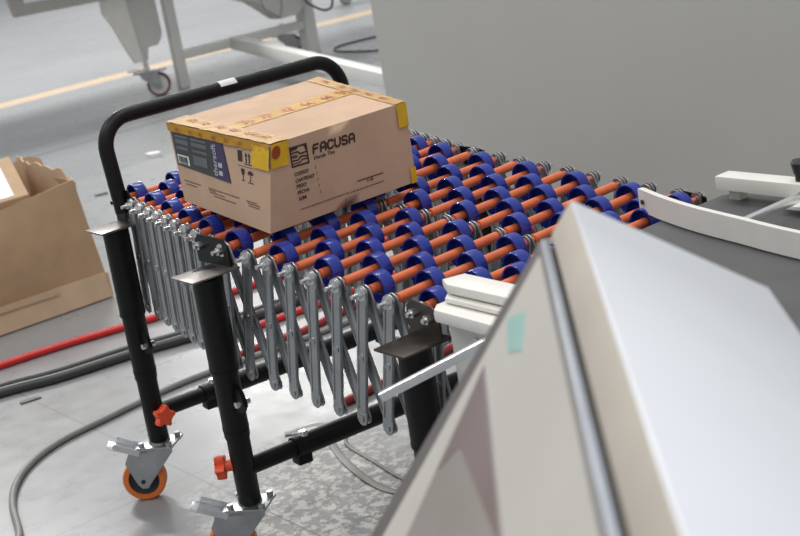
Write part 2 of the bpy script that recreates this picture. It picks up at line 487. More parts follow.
for f in (FRONTb, LEFTb, TOPb, BACK, REAR, BOT): grid_face(bm, None, None, None, None, 10, 8, f)
bmesh.ops.remove_doubles(bm, verts=bm.verts, dist=.0003)
carton = obj('shipping_carton', bm, 'kraft', smooth=40)
tag(carton, 'brown printed carton sealed with yellow tape, riding on the conveyor wheels', 'carton')

def face_patch(bm, f, nrm, pts, h=.0006):
    """flat print on a face: outline in the face's own u, v"""
    if len(pts) == 4 and max(abs(pts[2][0]-pts[0][0]), abs(pts[2][1]-pts[0][1])) > .08:
        q = lambda u, v: ((pts[0][0]*(1-u)+pts[1][0]*u)*(1-v)+(pts[3][0]*(1-u)+pts[2][0]*u)*v, (pts[0][1]*(1-u)+pts[1][1]*u)*(1-v)+(pts[3][1]*(1-u)+pts[2][1]*u)*v)
        grid_face(bm, None, None, None, None, 10, 8, lambda u, v: f(*q(u, v))+nrm*h); return
    bm.faces.new([bm.verts.new(f(u, v)+nrm*h) for u, v in pts])
def rect(u0, v0, u1, v1): return [(u0, v0), (u1, v0), (u1, v1), (u0, v1)]
def text_on(bm, f, nrm, s, u, v, hu, hv, rot=0, h=.0007, fit=None, thick=0.):
    """lettering: text s, lower left at (u, v), letter height hv in face units, width scaled to fit"""
    cu = bpy.data.curves.new('t', 'FONT'); cu.body = s; cu.size = 1; cu.resolution_u = 3; cu.offset = thick
    o = bpy.data.objects.new('t', cu); COL.objects.link(o)
    dg = bpy.context.evaluated_depsgraph_get(); me = o.evaluated_get(dg).to_mesh()
    xs = [q.co.x for q in me.vertices]; x0, x1 = min(xs), max(xs); ys = [q.co.y for q in me.vertices]; y0, y1 = min(ys), max(ys)
    vs = []
    for q in me.vertices:
        x = (q.co.x-x0)/(x1-x0); y = (q.co.y-(0 if rot == 0 else y0))/((y1 if rot == 0 else y1-y0))
        if rot == 0: uu, vv = u+x*hu, v+y*hv
        else: uu, vv = u-y*hu, v+x*hv
        vs.append(bm.verts.new(f(uu, vv)+nrm*h))
    for p in me.polygons:
        try: bm.faces.new([vs[i] for i in p.vertices])
        except ValueError: pass
    COL.objects.unlink(o); bpy.data.objects.remove(o); bpy.data.curves.remove(cu)

# front print
bm = nb()
def stroke(bm, f, nrm, pts, w, asp, h=.0007):
    """poly-line stroke in face units; asp = face width / height"""
    for (u0, v0), (u1, v1) in zip(pts, pts[1:]):
        dx, dy = (u1-u0)*asp, v1-v0; L = math.hypot(dx, dy) or 1; nx, ny = -dy/L*w/2/asp, dx/L*w/2
        ex, ey = dx/L*w/2*.9/asp, dy/L*w/2*.9
        face_patch(bm, f, nrm, [(u0+nx-ex, v0+ny-ey), (u0-nx-ex, v0-ny-ey), (u1-nx+ex, v1-ny+ey), (u1+nx+ex, v1+ny+ey)], h)
ASP = .31/.148
# rounded open letters of the maker's name
G = {'F': [[(0, 0), (0, .75), (.12, 1), (.9, 1)], [(0, .5), (.75, .5)]],
     'A': [[(0, 0), (0, .7), (.25, 1), (.75, 1), (1, .7), (1, 0)], [(0, .4), (1, .4)]],
     'C': [[(1, .85), (.75, 1), (.25, 1), (0, .75), (0, .25), (.25, 0), (.75, 0), (1, .15)]],
     'U': [[(0, 1), (0, .25), (.25, 0), (.75, 0), (1, .25), (1, 1)]],
     'S': [[(.95, .88), (.7, 1), (.2, 1), (0, .8), (.1, .58), (.9, .42), (1, .2), (.8, 0), (.25, 0), (.02, .12)]]}
lw = (.599-.294)/6
for i, ch in enumerate('FACUSA'):
    for pl in G[ch]:
        stroke(bm, FRONTb, nF, [(.296+i*lw*1.02+x*lw*.72, .752-.003*i+y*.092) for x, y in pl], .026, ASP)
obj('brand_lettering', bm, 'ink', carton, smooth=0); bm = nb()
text_on(bm, FRONTb, nF, 'Dande Tisa', .298, .676, .148, .042, thick=.015)
for (s, u1), v in zip((('CODIGO', .097), ('CANTIDAD', .126), ('PESO', .068), ('FECHA', .080), ('S/M', .050)), (.560, .482, .414, .341, .266)):
    u = .160+(.560-v)*.09; text_on(bm, FRONTb, nF, s, u, v, u1, .042, thick=.03)
for i in range(5):
    u, v = .303+.0065*i, .572-.075*i
    face_patch(bm, FRONTb, nF, rect(u, v, u+.006, v+.010)); face_patch(bm, FRONTb, nF, rect(u, v+.022, u+.006, v+.032))
obj('field_lettering', bm, 'ink', carton, smooth=0); bm = nb()
stroke(bm, FRONTb, nF, [(.590, .256), (.770, .251)], .013, ASP)
text_on(bm, FRONTb, nF, '7/8', .650, .205, .050, .034, thick=.01)
obj('number_line', bm, 'ink', carton, smooth=0)
bm = nb()
def fine_print(bm, f, nrm, u0, u1, v, h):
    u = u0
    while u < u1-.004:
        w = random.uniform(.006, .022); w = min(w, u1-u)
        face_patch(bm, f, nrm, rect(u, v, u+w, v+h)); u += w+.0045
fine_print(bm, FRONTb, nF, .195, .508, .150, .014); fine_print(bm, FRONTb, nF, .535, .777, .144, .014)
face_patch(bm, FRONTb, nF, rect(.514, .143, .524, .163))
obj('small_print', bm, 'ink_lt', carton, smooth=0); bm = nb()
for block in (((.055, .25, .285), (.07, .20, .245)), ((.336, .684, .285), (.345, .42, .262), (.35, .52, .238), (.39, .64, .205)), ((.755, .86, .285), (.765, .895, .262), (.775, .89, .235))):
    for u0, u1, v in block: fine_print(bm, LEFTb, nL, u0, u1, v, .013)
    obj('small_print', bm, 'ink_lt', carton, smooth=0); bm = nb()
bm.free()
# emblem: outlined square with spoon, fork and knife shapes
bm = nb()
def EM(x, y): return (.132+.113*x+.016*(1-y), .674+.220*y-.006*x)
def em_poly(pts): face_patch(bm, FRONTb, nF, [EM(x, y) for x, y in pts])
def em_line(pts, w): stroke(bm, FRONTb, nF, [EM(x, y) for x, y in pts], w, ASP)
em_line([(0, 0), (1, 0), (1, 1), (0, 1), (0, 0)], .020)
em_poly([(.02, .80), (.42, .86), (.50, .97), (.02, .98)])
em_poly([(.88, .76), (.98, .7), (.98, .98), (.78, .98), (.90, .88)])
em_line([(.05, .70), (.42, .72), (.55, .60), (.70, .58), (.97, .62)], .018)
em_line([(.05, .30), (.40, .28), (.55, .42), (.75, .42), (.97, .36)], .018)
em_line([(.08, .56), (.38, .56)], .009); em_line([(.08, .50), (.38, .50)], .009); em_line([(.08, .44), (.38, .44)], .009)
em_line([(.05, .14), (.50, .14), (.62, .25), (.96, .24)], .014)
obj('emblem', bm, 'ink', carton, smooth=0)
# left face label
bm = nb(); face_patch(bm, LEFTb, nL, [(.022, .476), (.604, .440), (.547, .912), (.022, .915)], .0009)
lb = obj('product_label', bm, 'lab', carton, smooth=0); lb['label'] = 'dark slate printed label with a barcode on the carton end'
bm = nb(); face_patch(bm, LEFTb, nL, [(.448, .450), (.600, .442), (.545, .908), (.425, .909)], .0014)
obj('label_stripe', bm, 'purp', lb, smooth=0)
bm = nb(); text_on(bm, LEFTb, nL, 'thersoft', .478, .480, .047, .385, rot=1, h=.0019, thick=.015)
for v in (.502, .598): face_patch(bm, LEFTb, nL, rect(.490, v, .530, v+.055), .0019)
obj('label_lettering', bm, 'lab_lt', lb, smooth=0)
bm = nb()
for u0, u1, v0, v1 in ((.05, .19, .84, .87), (.05, .19, .76, .82), (.22, .38, .84, .87), (.22, .38, .77, .82), (.05, .18, .69, .73), (.22, .38, .70, .73), (.22, .37, .54, .66)):
    face_patch(bm, LEFTb, nL, rect(u0, v0, u1, v1), .0014)
obj('label_text_block', bm, 'lab_md', lb, smooth=0)
bm = nb(); face_patch(bm, LEFTb, nL, rect(.042, .505, .170, .622), .0015); bc = obj('barcode', bm, 'paper', lb, smooth=0)
bc['label'] = 'white barcode patch'
bm = nb(); u = .055
while u < .155:
    w = random.choice((.003, .005, .007)); face_patch(bm, LEFTb, nL, rect(u, .530, u+w, .605), .0020); u += w+random.choice((.003, .005))
face_patch(bm, LEFTb, nL, rect(.06, .512, .15, .522), .0020)
obj('barcode_bars', bm, 'lab', bc.parent, smooth=0)
# handling marks
bm = nb()
face_patch(bm, LEFTb, nL, rect(.692, .735, .735, .862))
for u in (.766, .796):
    face_patch(bm, LEFTb, nL, rect(u, .730, u+.011, .815)); face_patch(bm, LEFTb, nL, [(u-.007, .810), (u+.018, .810), (u+.0055, .855)])
face_patch(bm, LEFTb, nL, rect(.752, .712, .828, .722)); face_patch(bm, LEFTb, nL, rect(.688, .682, .832, .688))
face_patch(bm, LEFTb, nL, [(.715, .655), (.752, .655), (.748, .600), (.738, .580), (.729, .580), (.719, .600)])
face_patch(bm, LEFTb, nL, rect(.731, .525, .737, .582)); face_patch(bm, LEFTb, nL, rect(.718, .515, .750, .525))
face_patch(bm, LEFTb, nL, [(.778, .602), (.838, .602), (.832, .632), (.818, .648), (.798, .648), (.784, .632)])
face_patch(bm, LEFTb, nL, rect(.805, .540, .811, .604)); face_patch(bm, LEFTb, nL, rect(.795, .528, .811, .540))
face_patch(bm, LEFTb, nL, rect(.782, .505, .838, .516))
obj('handling_marks', bm, 'ink', carton, smooth=0)
# tape, with crumpled folds
def tape_strip(bm, f, nrm, u0, v0, u1, v1, nu, nv, h, wr):
    rn = random.Random(int((u0*7+v0*13+u1*3)*1000))
    g = []
    for j in range(nv+1):
        g.append([bm.verts.new(f(u0+(u1-u0)*i/nu, v0+(v1-v0)*j/nv)+nrm*(h+rn.random()*wr)) for i in range(nu+1)])
    for j in range(nv):
        for i in range(nu): bm.faces.new((g[j][i], g[j][i+1], g[j+1][i+1], g[j+1][i]))
bm = nb(); tape_strip(bm, TOPb, nT, .400, .0, .555, 1., 3, 34, .0005, .0005)
tp = obj('top_tape', bm, 'tape', carton, smooth=25)
bm = nb(); tape_strip(bm, TOPb, nT, -.004, -.004, 1.004, .125, 40, 4, .0010, .0018)
et = obj('edge_tape', bm, 'tape_p', carton, smooth=25); bm = nb(); tape_strip(bm, LEFT, nL, 0, .905, 1., 1.004, 40, 3, .0022, .0024)
et2 = obj('edge_tape', bm, 'tape', carton, smooth=25)
bm = nb(); tape_strip(bm, TOPb, nT, 0, .915, 1., 1.004, 36, 3, .0006, .0010)
et3 = obj('edge_tape', bm, 'tape_p', carton, smooth=25)
bm = nb(); tape_strip(bm, LEFT, nL, .845, .715, 1.002, .97, 6, 8, .0032, .0012); obj('corner_tape', bm, 'tape2', carton, smooth=25)
bm = nb(); tape_strip(bm, FRONT, nF, .925, .715, 1.002, 1.004, 4, 6, .0020, .0010); obj('corner_tape', bm, 'tape2', carton, smooth=25)
bm = nb(); tape_strip(bm, FRONT, nF, .962, 0, 1.003, .20, 3, 5, .0020, .0010); obj('corner_tape', bm, 'tape2', carton, smooth=25)
bm = nb(); tape_strip(bm, FRONT, nF, -.002, .730, .118, 1.004, 6, 8, .0020, .0012)
ct = obj('corner_tape', bm, 'tape2', carton, smooth=25); ct['label'] = 'bright yellow tape folded over the carton corners'
def squiggles(bm, f, nrm, along, c0, c1, fixed, n, h, ru, rv):
    rq = random.Random(int(fixed*991)+n)
    for i in range(n):
        t = c0+(c1-c0)*(i+.5+rq.uniform(-.15, .15))/n; cu, cv = (fixed, t) if along == 'v' else (t, fixed)
        sl = rq.uniform(-.3, .3)
        def P(x, y): return f(cu+ru*(x+sl*y), cv+rv*(y*.8+sl*x*.3))+nrm*h
        # two pouting strokes, like a printed stamp smeared along the tape
        for y0 in (-.28, .22):
            xs = [-.5+k/8 for k in range(9)]
            lo = [bm.verts.new(P(x, y0+.16*math.cos(x*7+i))) for x in xs]
            hi = [bm.verts.new(P(x, y0+.16*math.cos(x*7+i)+.24*(1-(2*x)**2)+.02)) for x in xs]
            for k in range(8): bm.faces.new((lo[k], lo[k+1], hi[k+1], hi[k]))
bm = nb(); squiggles(bm, TOPb, nT, 'v', .12, .98, .478, 6, .0015, .105, .095); obj('tape_print', bm, 'tred', tp, smooth=0)
for f_, n_, t_, args in ((TOPb, nT, et, (.08, .92, .070, 6, .0034, .11, .052)), (LEFT, nL, et2, (.05, .80, .948, 6, .0054, .042, .055)), (TOPb, nT, et3, (.1, .9, .958, 5, .0022, .10, .042))):
    bm = nb(); squiggles(bm, f_, n_, 'u', *args); obj('tape_print', bm, 'tred', t_, smooth=0)
bm = nb()
pts = [(.030+.030*math.cos(a), .905+.075*math.sin(a)) for a in [2*PI*k/14 for k in range(14)]]
face_patch(bm, FRONT, nF, pts, .0036); obj('tape_print', bm, 'tred', ct, smooth=0)

# ------------------------------------------------------------------ open cardboard box on the floor
fb = thing('cardboard_box', 'open brown cardboard box with torn flaps standing on the floor at the left', 'cardboard box', (-1.80, .30, 0))
X0, X1, Y0, Y1, ZT = -1.585, -2.02, -.10, .640, .388
rn = random.Random(3)
def sheet(bm, f, nu, nv, th, wr=0.):
    g = []; 
    for s in (0, 1):
        g.append([[None]*(nu+1) for _ in range(nv+1)])
    jit = [[rn.uniform(-wr, wr) for _ in range(nu+1)] for _ in range(nv+1)]
    e = 1e-3
    for j in range(nv+1):
        for i in range(nu+1):
            u, v = i/nu, j/nv; p = f(u, v)
            nn = (f(min(1, u+e), v)-f(max(0, u-e), v)).cross(f(u, min(1, v+e))-f(u, max(0, v-e))).normalized()
            for s in (0, 1): g[s][j][i] = bm.verts.new(p+nn*(jit[j][i]+(s-.5)*th))
    for j in range(nv):
        for i in range(nu):
            bm.faces.new((g[0][j][i], g[0][j+1][i], g[0][j+1][i+1], g[0][j][i+1])); bm.faces.new((g[1][j][i], g[1][j][i+1], g[1][j+1][i+1], g[1][j+1][i]))
    for j in range(nv):
        for i in (0, nu): bm.faces.new((g[0][j][i], g[0][j+1][i], g[1][j+1][i], g[1][j][i]))
    for i in range(nu):
        for j in (0, nv): bm.faces.new((g[0][j][i], g[0][j][i+1], g[1][j][i+1], g[1][j][i]))
bm = nb()
frontw = lambda u, v: V((X0+.018*math.sin(PI*u)*math.sin(PI*v)-.012*v, Y0+(Y1-Y0+.022-.032*v)*u, .085+(ZT-.085)*v+.012*u*v-.075*v*(1-u)))
sheet(bm, frontw, 14, 8, .006, .001)
sheet(bm, lambda u, v: V((X0-.010+(X1-X0)*u, Y1-.010*v+.022*(1-v), .085*(1-u*0)+(ZT-.075)*v)), 8, 6, .006, .001)
sheet(bm, lambda u, v: V((X1, Y0+(Y1-Y0)*u, .01+(ZT-.01)*v)), 8, 6, .006, .001)
sheet(bm, lambda u, v: V((X0+(X1-X0)*u, Y0, .01+(ZT-.01)*v)), 8, 6, .006, .001)
sheet(bm, lambda u, v: V((X0+(X1-X0)*u, Y0+(Y1-Y0)*v, .012)), 4, 4, .006)
obj('box_wall', bm, 'kraft2', fb, smooth=30)
bm = nb()   # lower tier: the loose bottom flaps spreading out below the wall
sheet(bm, lambda u, v: V((X0+.016-.012*v, Y0+(Y1-Y0+.024)*u, .004+.082*v)), 12, 3, .007, .0008)
sheet(bm, lambda u, v: V((X0+.016+(X1-X0-.02)*u, Y1+.024, .004+.080*v)), 6, 3, .007, .0008)
obj('bottom_flap', bm, 'kraft_in', fb, smooth=30)
bm = nb(); sheet(bm, lambda u, v: V((X0+.017, Y0+.16*u+.02, .080+.012*v)), 3, 1, .004); sheet(bm, lambda u, v: V((X0+.016, .16+.33*u, .072+.016*v-.006*u)), 6, 1, .003)
obj('tape_strip', bm, 'kraft_in', fb)
import bisect
def prof(u, xs, ys):
    i = max(1, min(len(xs)-1, bisect.bisect(xs, u))); t = (u-xs[i-1])/(xs[i]-xs[i-1]); return ys[i-1]+(ys[i]-ys[i-1])*t
bm = nb()   # right flap standing up, torn along its top
sheet(bm, lambda u, v: V((X0-.012+(X1-X0+.03)*u, Y1-.022+.012*math.sin(6*u+1)*v+.010*v, .26+(ZT-.26+.004+prof(u, [0, .12, .2, .34, .5, .7, 1], [0, .012, .036, .034, .050, .044, .058]))*v+.004*math.sin(37*u)*v*v)), 26, 6, .005, .0025)
obj('flap', bm, 'kraft_in', fb, smooth=30)
bm = nb()   # back flap bent over
sheet(bm, lambda u, v: V((X1+.05-.03*v+.012*math.sin(9*u), .44+.27*u, .36+.085*v-.018*u*v+.007*math.sin(17*u)*v)), 18, 4, .005, .0025)
obj('flap', bm, 'kraft2', fb, smooth=30)
ib = thing('small_box', 'small brown box with a white paper label inside the open cardboard box', 'box', (-1.82, .30, .018))
zt = lambda x: .385+(-1.61-x)*.2625
yr = lambda x: .489+(-1.61-x)*.284
bm = nb(); XA, XB = -1.625, -1.925
lo = [(XA, .04, .018), (XA, yr(XA), .018), (XB, yr(XB), .018), (XB, .04, .018)]
hi = [(x, y, zt(x)) for x, y, _ in lo]
v = [bm.verts.new(p) for p in lo+hi]
for f in ((0, 3, 2, 1), (4, 5, 6, 7), (0, 1, 5, 4), (1, 2, 6, 5), (2, 3, 7, 6), (3, 0, 4, 7)): bm.faces.new([v[i] for i in f])
obj('box_body', bm, 'kraft2', ib, bevel=.003)
def on_top(bm, pts, h0, h1):
    A = [bm.verts.new((x, y, zt(x)+h0)) for x, y in pts]; B = [bm.verts.new((x, y, zt(x)+h1)) for x, y in pts]
    bm.faces.new(A[::-1]); bm.faces.new(B); n = len(pts)
    for i in range(n): bm.faces.new((A[i], A[(i+1) % n], B[(i+1) % n], B[i]))
bm = nb(); on_top(bm, [(-1.641, .20), (-1.641, .452), (-1.858, .513), (-1.858, .20)], .0005, .0014); pl_ = obj('paper_label', bm, 'paper', ib)
pl_['label'] = 'white paper label'
bm = nb()
for x, y, w, h in ((-1.70, .400, .006, .05), (-1.72, .424, .040, .006), (-1.80, .40, .006, .09), (-1.80, .44, .03, .006)): on_top(bm, [(x-w/2, y-h/2), (x+w/2, y-h/2), (x+w/2, y+h/2), (x-w/2, y+h/2)], .0014, .0019)
obj('label_print', bm, 'lab', pl_)

# ------------------------------------------------------------------ big grey cabinet
cab = thing('machine_cabinet', 'large plain grey machine cabinet standing behind the conveyor', 'cabinet', (.5, 2.6, 0))
bm = nb(); box(bm, (-1.80, 2.05, .012), (3.6, 3.05, 2.35), None, .008); obj('cabinet_body', bm, 'cab', cab)
bm = nb(); box(bm, (-1.77, 2.075, 0), (3.56, 3.02, .014)); obj('plinth', bm, 'mach_d', cab)

# ------------------------------------------------------------------ pale machine frame in the background
mf = thing('machine_bench', 'pale grey steel machine bench on casters behind the conveyor at the far left', 'machine frame', (-5.3, 3.4, 0))
bm = nb(); box(bm, (-5.33, 3.105, .0), (-5.28, 3.17, 1.0), None, .004); obj('frame_leg', bm, 'mach', mf)
bm = nb(); box(bm, (-5.37, 4.095, .0), (-5.27, 4.180, 1.0), None, .004); obj('frame_leg', bm, 'mach', mf)
bm = nb(); box(bm, (-5.35, 3.17, .170), (-5.28, 4.10, .225), None, .004); obj('frame_beam', bm, 'mach', mf)
bm = nb(); T = frame((-5.29, 3.50, .20), (2.45, -.70, .03), (0, 0, 1))
T = frame((-5.29, 3.55, .20), (2.15, -.60, -.02), (.27, .96, 0)); box(bm, (0, -.035, -.04), (2.9, .035, .035), T, .004)
obj('frame_beam', bm, 'mach', mf)
bm = nb(); box(bm, (-2.60, 2.75, 0), (-2.53, 2.82, .15), None, .003); obj('frame_leg', bm, 'mach', mf)
# outrigger leg with gusset plate and caster
bm = nb(); T = frame((-5.30, 0, 0), (0, 1, 0), (0, 0, 1))
prism(bm, [(2.835, 1.0), (2.835, .60), (2.865, .225), (2.915, .222), (2.93, .30), (3.00, .30), (3.03, .33), (3.045, .37), (3.035, 1.0)], -.03, .03, T, .003)
obj('gusset_leg', bm, 'mach_d', mf)
bm = nb()
prism(bm, [(2.67, 1.0), (2.67, .55), (2.72, .46), (2.775, .31), (2.812, .225), (2.870, .222), (2.83, .60), (2.83, 1.0)], .031, .055, T, .003)
obj('side_plate', bm, 'whitep', mf)
def tray(name_):
    bm = nb()
    T = frame((-5.24, 0, 0), (0, 1, 0), (0, 0, 1))
    prism(bm, [(2.122, .641), (2.70, .629), (2.70, .690), (2.19, .703), (2.19, .80), (2.09, .80)], -.02, .02, T, .002)
    return obj(name_, bm, 'mach_d', mf)
tray('tray_frame')
bm = nb(); box(bm, (-6.1, 1.0, .80), (-4.9, 4.6, .86), None, .01); obj('table_top', bm, 'mach', mf)
bm = nb(); T = frame((-5.2, 0, 0), (0, 1, 0), (0, 0, 1))
prism(bm, [(3.60, .46), (3.70, .43), (3.875, .280), (4.00, .285), (4.09, .34), (4.09, .60), (3.60, .60)], -.15, .0, T, .004); obj('chute', bm, 'mach_d', mf)
def far_caster(root, x, y, r, tyre, part='caster'):
    xx = V((-.85, .52, 0)).normalized(); ff = V((-xx.y, xx.x, 0)); ff = ff if ff.y > 0 else -ff     # axle, trailing side
    bm = nb(); w = .022
    lathe(bm, (x, y, r), xx, [(r, -w), (r, w), (r*.82, w), (r*.82, -w)], 32)
    c = obj(part, bm, tyre, root)
    bm = nb(); lathe(bm, (x, y, r), xx, [(r*.82, -w*.8), (r*.82, w*.8), (r*.3, w*.9), (.006, w*.9), (.006, -w*.9), (r*.3, -w*.9)], 24); obj('wheel_hub', bm, 'mach_d', c)
    bm = nb()
    for s in (-1, 1):
        T = frame(V((x, y, 0))+xx*s*.030, ff, (0, 0, 1)); prism(bm, [(-.02, r-.02), (.02, r-.02), (.01, 2*r+.01), (-.105, 2*r+.01), (-.095, 2*r-.02)], -.002, .002, T)
    T = frame(V((x, y, 2*r+.012)), xx, ff); box(bm, (-.045, -.14, -.004), (.045, .06, .004), T); obj('fork', bm, 'zinc', c)
    bm = nb(); cyl(bm, V((x, y, 2*r+.012))-ff*.05, V((x, y, 2*r+.09))-ff*.06, .016, 14)
    T = frame(V((x, y, 2*r+.030)), xx, ff); box(bm, (-.03, -.17, -.006), (.03, -.04, .004), T, .002)
    obj('stem', bm, 'bolt', c)
far_caster(mf, -5.24, 2.935, .072, 'red_w')
far_caster(mf, -5.55, 4.16, .058, 'black_plastic')
bm = nb(); tube(bm, smooth_path([(-5.15, 3.72, .62), (-5.14, 3.70, .45), (-5.13, 3.74, .33), (-5.13, 3.80, .30), (-5.14, 3.85, .36), (-5.15, 3.87, .55)]), .004, 8); obj('hanging_wire', bm, 'hose_gry', mf)
bm = nb(); tube(bm, smooth_path([(-5.16, 4.02, .55), (-5.14, 4.03, .38), (-5.13, 4.10, .31), (-5.14, 4.18, .275), (-5.17, 4.26, .29), (-5.2, 4.30, .40), (-5.2, 4.30, .55)]), .008, 8); obj('hanging_cable', bm, 'hose_blk', mf)
fc = thing('caster_stand', 'far black caster under pale machine at the top edge of the photo', 'caster', (-7.35, 5.95, 0))
far_caster(fc, -7.35, 5.95, .050, 'black_plastic', 'wheel')
bm = nb(); box(bm, (-7.40, 5.80, .18), (-7.30, 7.1, .28), None, .004); obj('stand_beam', bm, 'mach', fc)
bm = nb(); box(bm, (-7.40, 7.0, 0), (-7.30, 7.1, .19), None, .004); obj('stand_foot', bm, 'mach', fc)

# ------------------------------------------------------------------ belt machine at the conveyor's end
mt = thing('belt_machine', 'grey belt infeed table with white guide rails at the end of the conveyor', 'machine', (1.6, .35, 0))
bm = nb()
prism(bm, [(1.000, .03), (1.000, .625), (1.018, .648), (2.6, .648), (2.6, .03)], .560, .590, None, .006); obj('belt_deck', bm, 'belt', mt)
bm = nb(); box(bm, (1.05, .05, .46), (2.55, .63, .560), None, .004); obj('table_frame', bm, 'mach', mt)
for x, y in ((1.10, .10), (1.10, .58), (2.48, .10), (2.48, .58)):
    bm = nb(); box(bm, (x-.03, y-.03, 0), (x+.03, y+.03, .47), None, .003); obj('table_leg', bm, 'mach', mt)
bm = nb()
def rail(bm, path, z0, z1, th):
    pts = smooth_path([(x, y, 0) for x, y in path], 6); L = []; R = []
    for i, p in enumerate(pts):
        t = (pts[min(i+1, len(pts)-1)]-pts[max(i-1, 0)]).normalized(); nn = V((-t.y, t.x, 0))
        L.append(p+nn*th/2); R.append(p-nn*th/2)
    prism(bm, [(p.x, p.y) for p in L]+[(p.x, p.y) for p in R[::-1]], z0, z1, None, .0018)
rail(bm, [(.937, .497), (1.000, .471), (1.065, .449), (1.128, .432), (1.21, .4145), (1.335, .388), (1.7, .33), (2.3, .30)], .593, .632, .010)
r1 = obj('guide_rail', bm, 'whitep', mt, smooth=30); r1['label'] = 'curved white guide rail across the belt'
bm = nb(); cyl(bm, (.952, .484, .612), (.951, .4815, .612), .0042, 14); obj('rail_hole', bm, 'ink', r1)
bm = nb(); box(bm, (1.018, .590, .609), (2.4, .628, .633), None, .003); obj('guide_rail', bm, 'whitep', mt)
bm = nb(); box(bm, (1.032, .606, .588), (1.055, .626, .611), None, .002); obj('rail_bracket', bm, 'whitep', mt); bm = nb(); box(bm, (1.17, .560, .600), (1.34, .598, .606), None, .001); obj('rail_bracket', bm, 'whitep', mt)
bm = nb(); box(bm, (1.204, .414, .617), (1.216, 1.00, .629), Matrix.Translation((0, 0, 0)), .001); obj('cross_bar', bm, 'alu', mt)
bm = nb(); cyl(bm, (1.176, .610, .632), (1.176, .610, .645), .009, 16); cyl(bm, (1.176, .610, .645), (1.176, .610, .663), .011, 16, .015); cyl(bm, (1.176, .610, .663), (1.176, .610, .667), .015, 16, .012); obj('clamp_knob', bm, 'black_plastic', mt)
bm = nb(); T = Matrix.Translation((0, 0, 0))
prism(bm, [(.992, .010), (1.004, .044), (1.5, .030), (1.5, -.010), (1.018, -.004)], .621, .636, None, .004); obj('guide_rail', bm, 'whitep', mt)
bm = nb(); prism(bm, [(1.002, .010), (1.010, .036), (1.5, .022), (1.5, -.02), (1.02, -.012)], .6105, .618, None, .002); obj('rail_spacer', bm, 'whitep', mt)
bm = nb(); prism(bm, [(1.004, -.018), (1.004, .016), (1.5, -.010), (1.5, -.055), (1.02, -.036)], .588, .6085, None, .006); obj('guide_rail', bm, 'whitep', mt)
bm = nb(); box(bm, (1.020, -.012, .47), (1.30, -.004, .586), None, .001); sp = obj('side_plate', bm, 'mach', mt)
bm = nb(); cyl(bm, (1.078, -.012, .560), (1.078, -.017, .560), .008, 20); cyl(bm, (1.078, -.017, .560), (1.078, -.019, .560), .0045, 6); obj('plate_screw', bm, 'bolt', sp)
bm = nb(); box(bm, (1.12, -.010, .47), (1.20, .06, .50)); obj('plate_stay', bm, 'mach', mt)
bp0 = V((1.10, -.205, .5556)); bp1 = V((1.20, -.104, .6114)); bd = (bp1-bp0).normalized()
T = frame(bp0, bd, bd.cross(V((0, 0, 1))).cross(bd))
bm = nb(); prism(bm, [(0, -.006), (.34, -.006), (.34, .006), (0, .006)], -.006, .006, T, .001); rd = obj('side_bar', bm, 'alu', mt); rd['label'] = 'plain aluminium bar sticking out past the end leg'
bm = nb(); cyl(bm, T @ V((.0, 0, 0)), T @ V((-.0006, 0, 0)), .0032, 12); obj('bar_hole', bm, 'ink', rd)

# ------------------------------------------------------------------ control console in the foreground
E_ = V((.75671, -.65375, 0)); Q_ = V((.65375, .75671, 0)); O_ = V((1.7731, -.4601, 0))
def sec(h, z, s=0.): return O_+E_*s+Q_*h+V((0, 0, z))
LEN = .62
con = thing('control_console', 'blurred white control console with a sloping display panel in the right foreground', 'control console', sec(-.02, 0, .38))
def slab(bm, prof, s0, s1, bev=.002):
    A = [sec(h, z, s0) for h, z in prof]; B = [sec(h, z, s1) for h, z in prof]; n = len(prof)
    a = [bm.verts.new(p) for p in A]; b = [bm.verts.new(p) for p in B]
    fs = [bm.faces.new(a[::-1]), bm.faces.new(b)]
    for i in range(n): fs.append(bm.faces.new((a[i], a[(i+1) % n], b[(i+1) % n], b[i])))
    bmesh.ops.bevel(bm, geom=list({e for f in fs for e in f.edges}), offset=bev, segments=3, affect='EDGES', profile=.5)
bm = nb(); slab(bm, [(0, .960), (.1448, .8652), (.1448, .70), (.136, .70), (.136, .858), (-.003, .950)], -.011, LEN, .002)
obj('cover_plate', bm, 'cover', con, smooth=40)
bm = nb(); slab(bm, [(-.0190, .9345), (-.0005, .9602), (-.0005, .938), (-.012, .926)], -.009, LEN, .0015)
ce = obj('cover_edge', bm, 'cream', con, smooth=40); ce['label'] = 'cream edge of the cover'
bm = nb(); slab(bm, [(-.0215, .924), (-.012, .924), (-.008, .90), (-.0215, .90)], .004, LEN, .001); obj('seal', bm, 'groove', con)
bm = nb(); slab(bm, [(-.0282, .9344), (-.0215, .9354), (-.0215, .90), (-.0282, .90)], .0, LEN, .0015); obj('panel_trim', bm, 'strip', con)
# body under the panel
bm = nb(); slab(bm, [(-.030, .915), (-.010, .92), (.134, .83), (.134, .56), (-.18, .56), (-.195, .672)], .010, LEN-.01, .003); obj('console_body', bm, 'mach', con)
a_ = (sec(-.2014, .7019)-sec(-.0282, .9344)); aL = a_.length; a_.normalize(); K_ = sec(-.0282, .9344)
PN = a_.cross(E_).normalized()
if PN.z < 0: PN = -PN
def pan(a, e, h): return K_+a_*a+E_*e+PN*h
def pslab(bm, pts, h0, h1):
    A = [bm.verts.new(pan(a, e, h0)) for a, e in pts]; B = [bm.verts.new(pan(a, e, h1)) for a, e in pts]; n = len(pts)
    bm.faces.new(A[::-1]); bm.faces.new(B)
    for i in range(n): bm.faces.new((A[i], A[(i+1) % n], B[(i+1) % n], B[i]))
bm = nb(); pslab(bm, [(.001, 0), (aL, 0), (aL, LEN), (.001, LEN)], -.022, 0); pr = obj('display_panel', bm, 'rim', con, bevel=.0015)
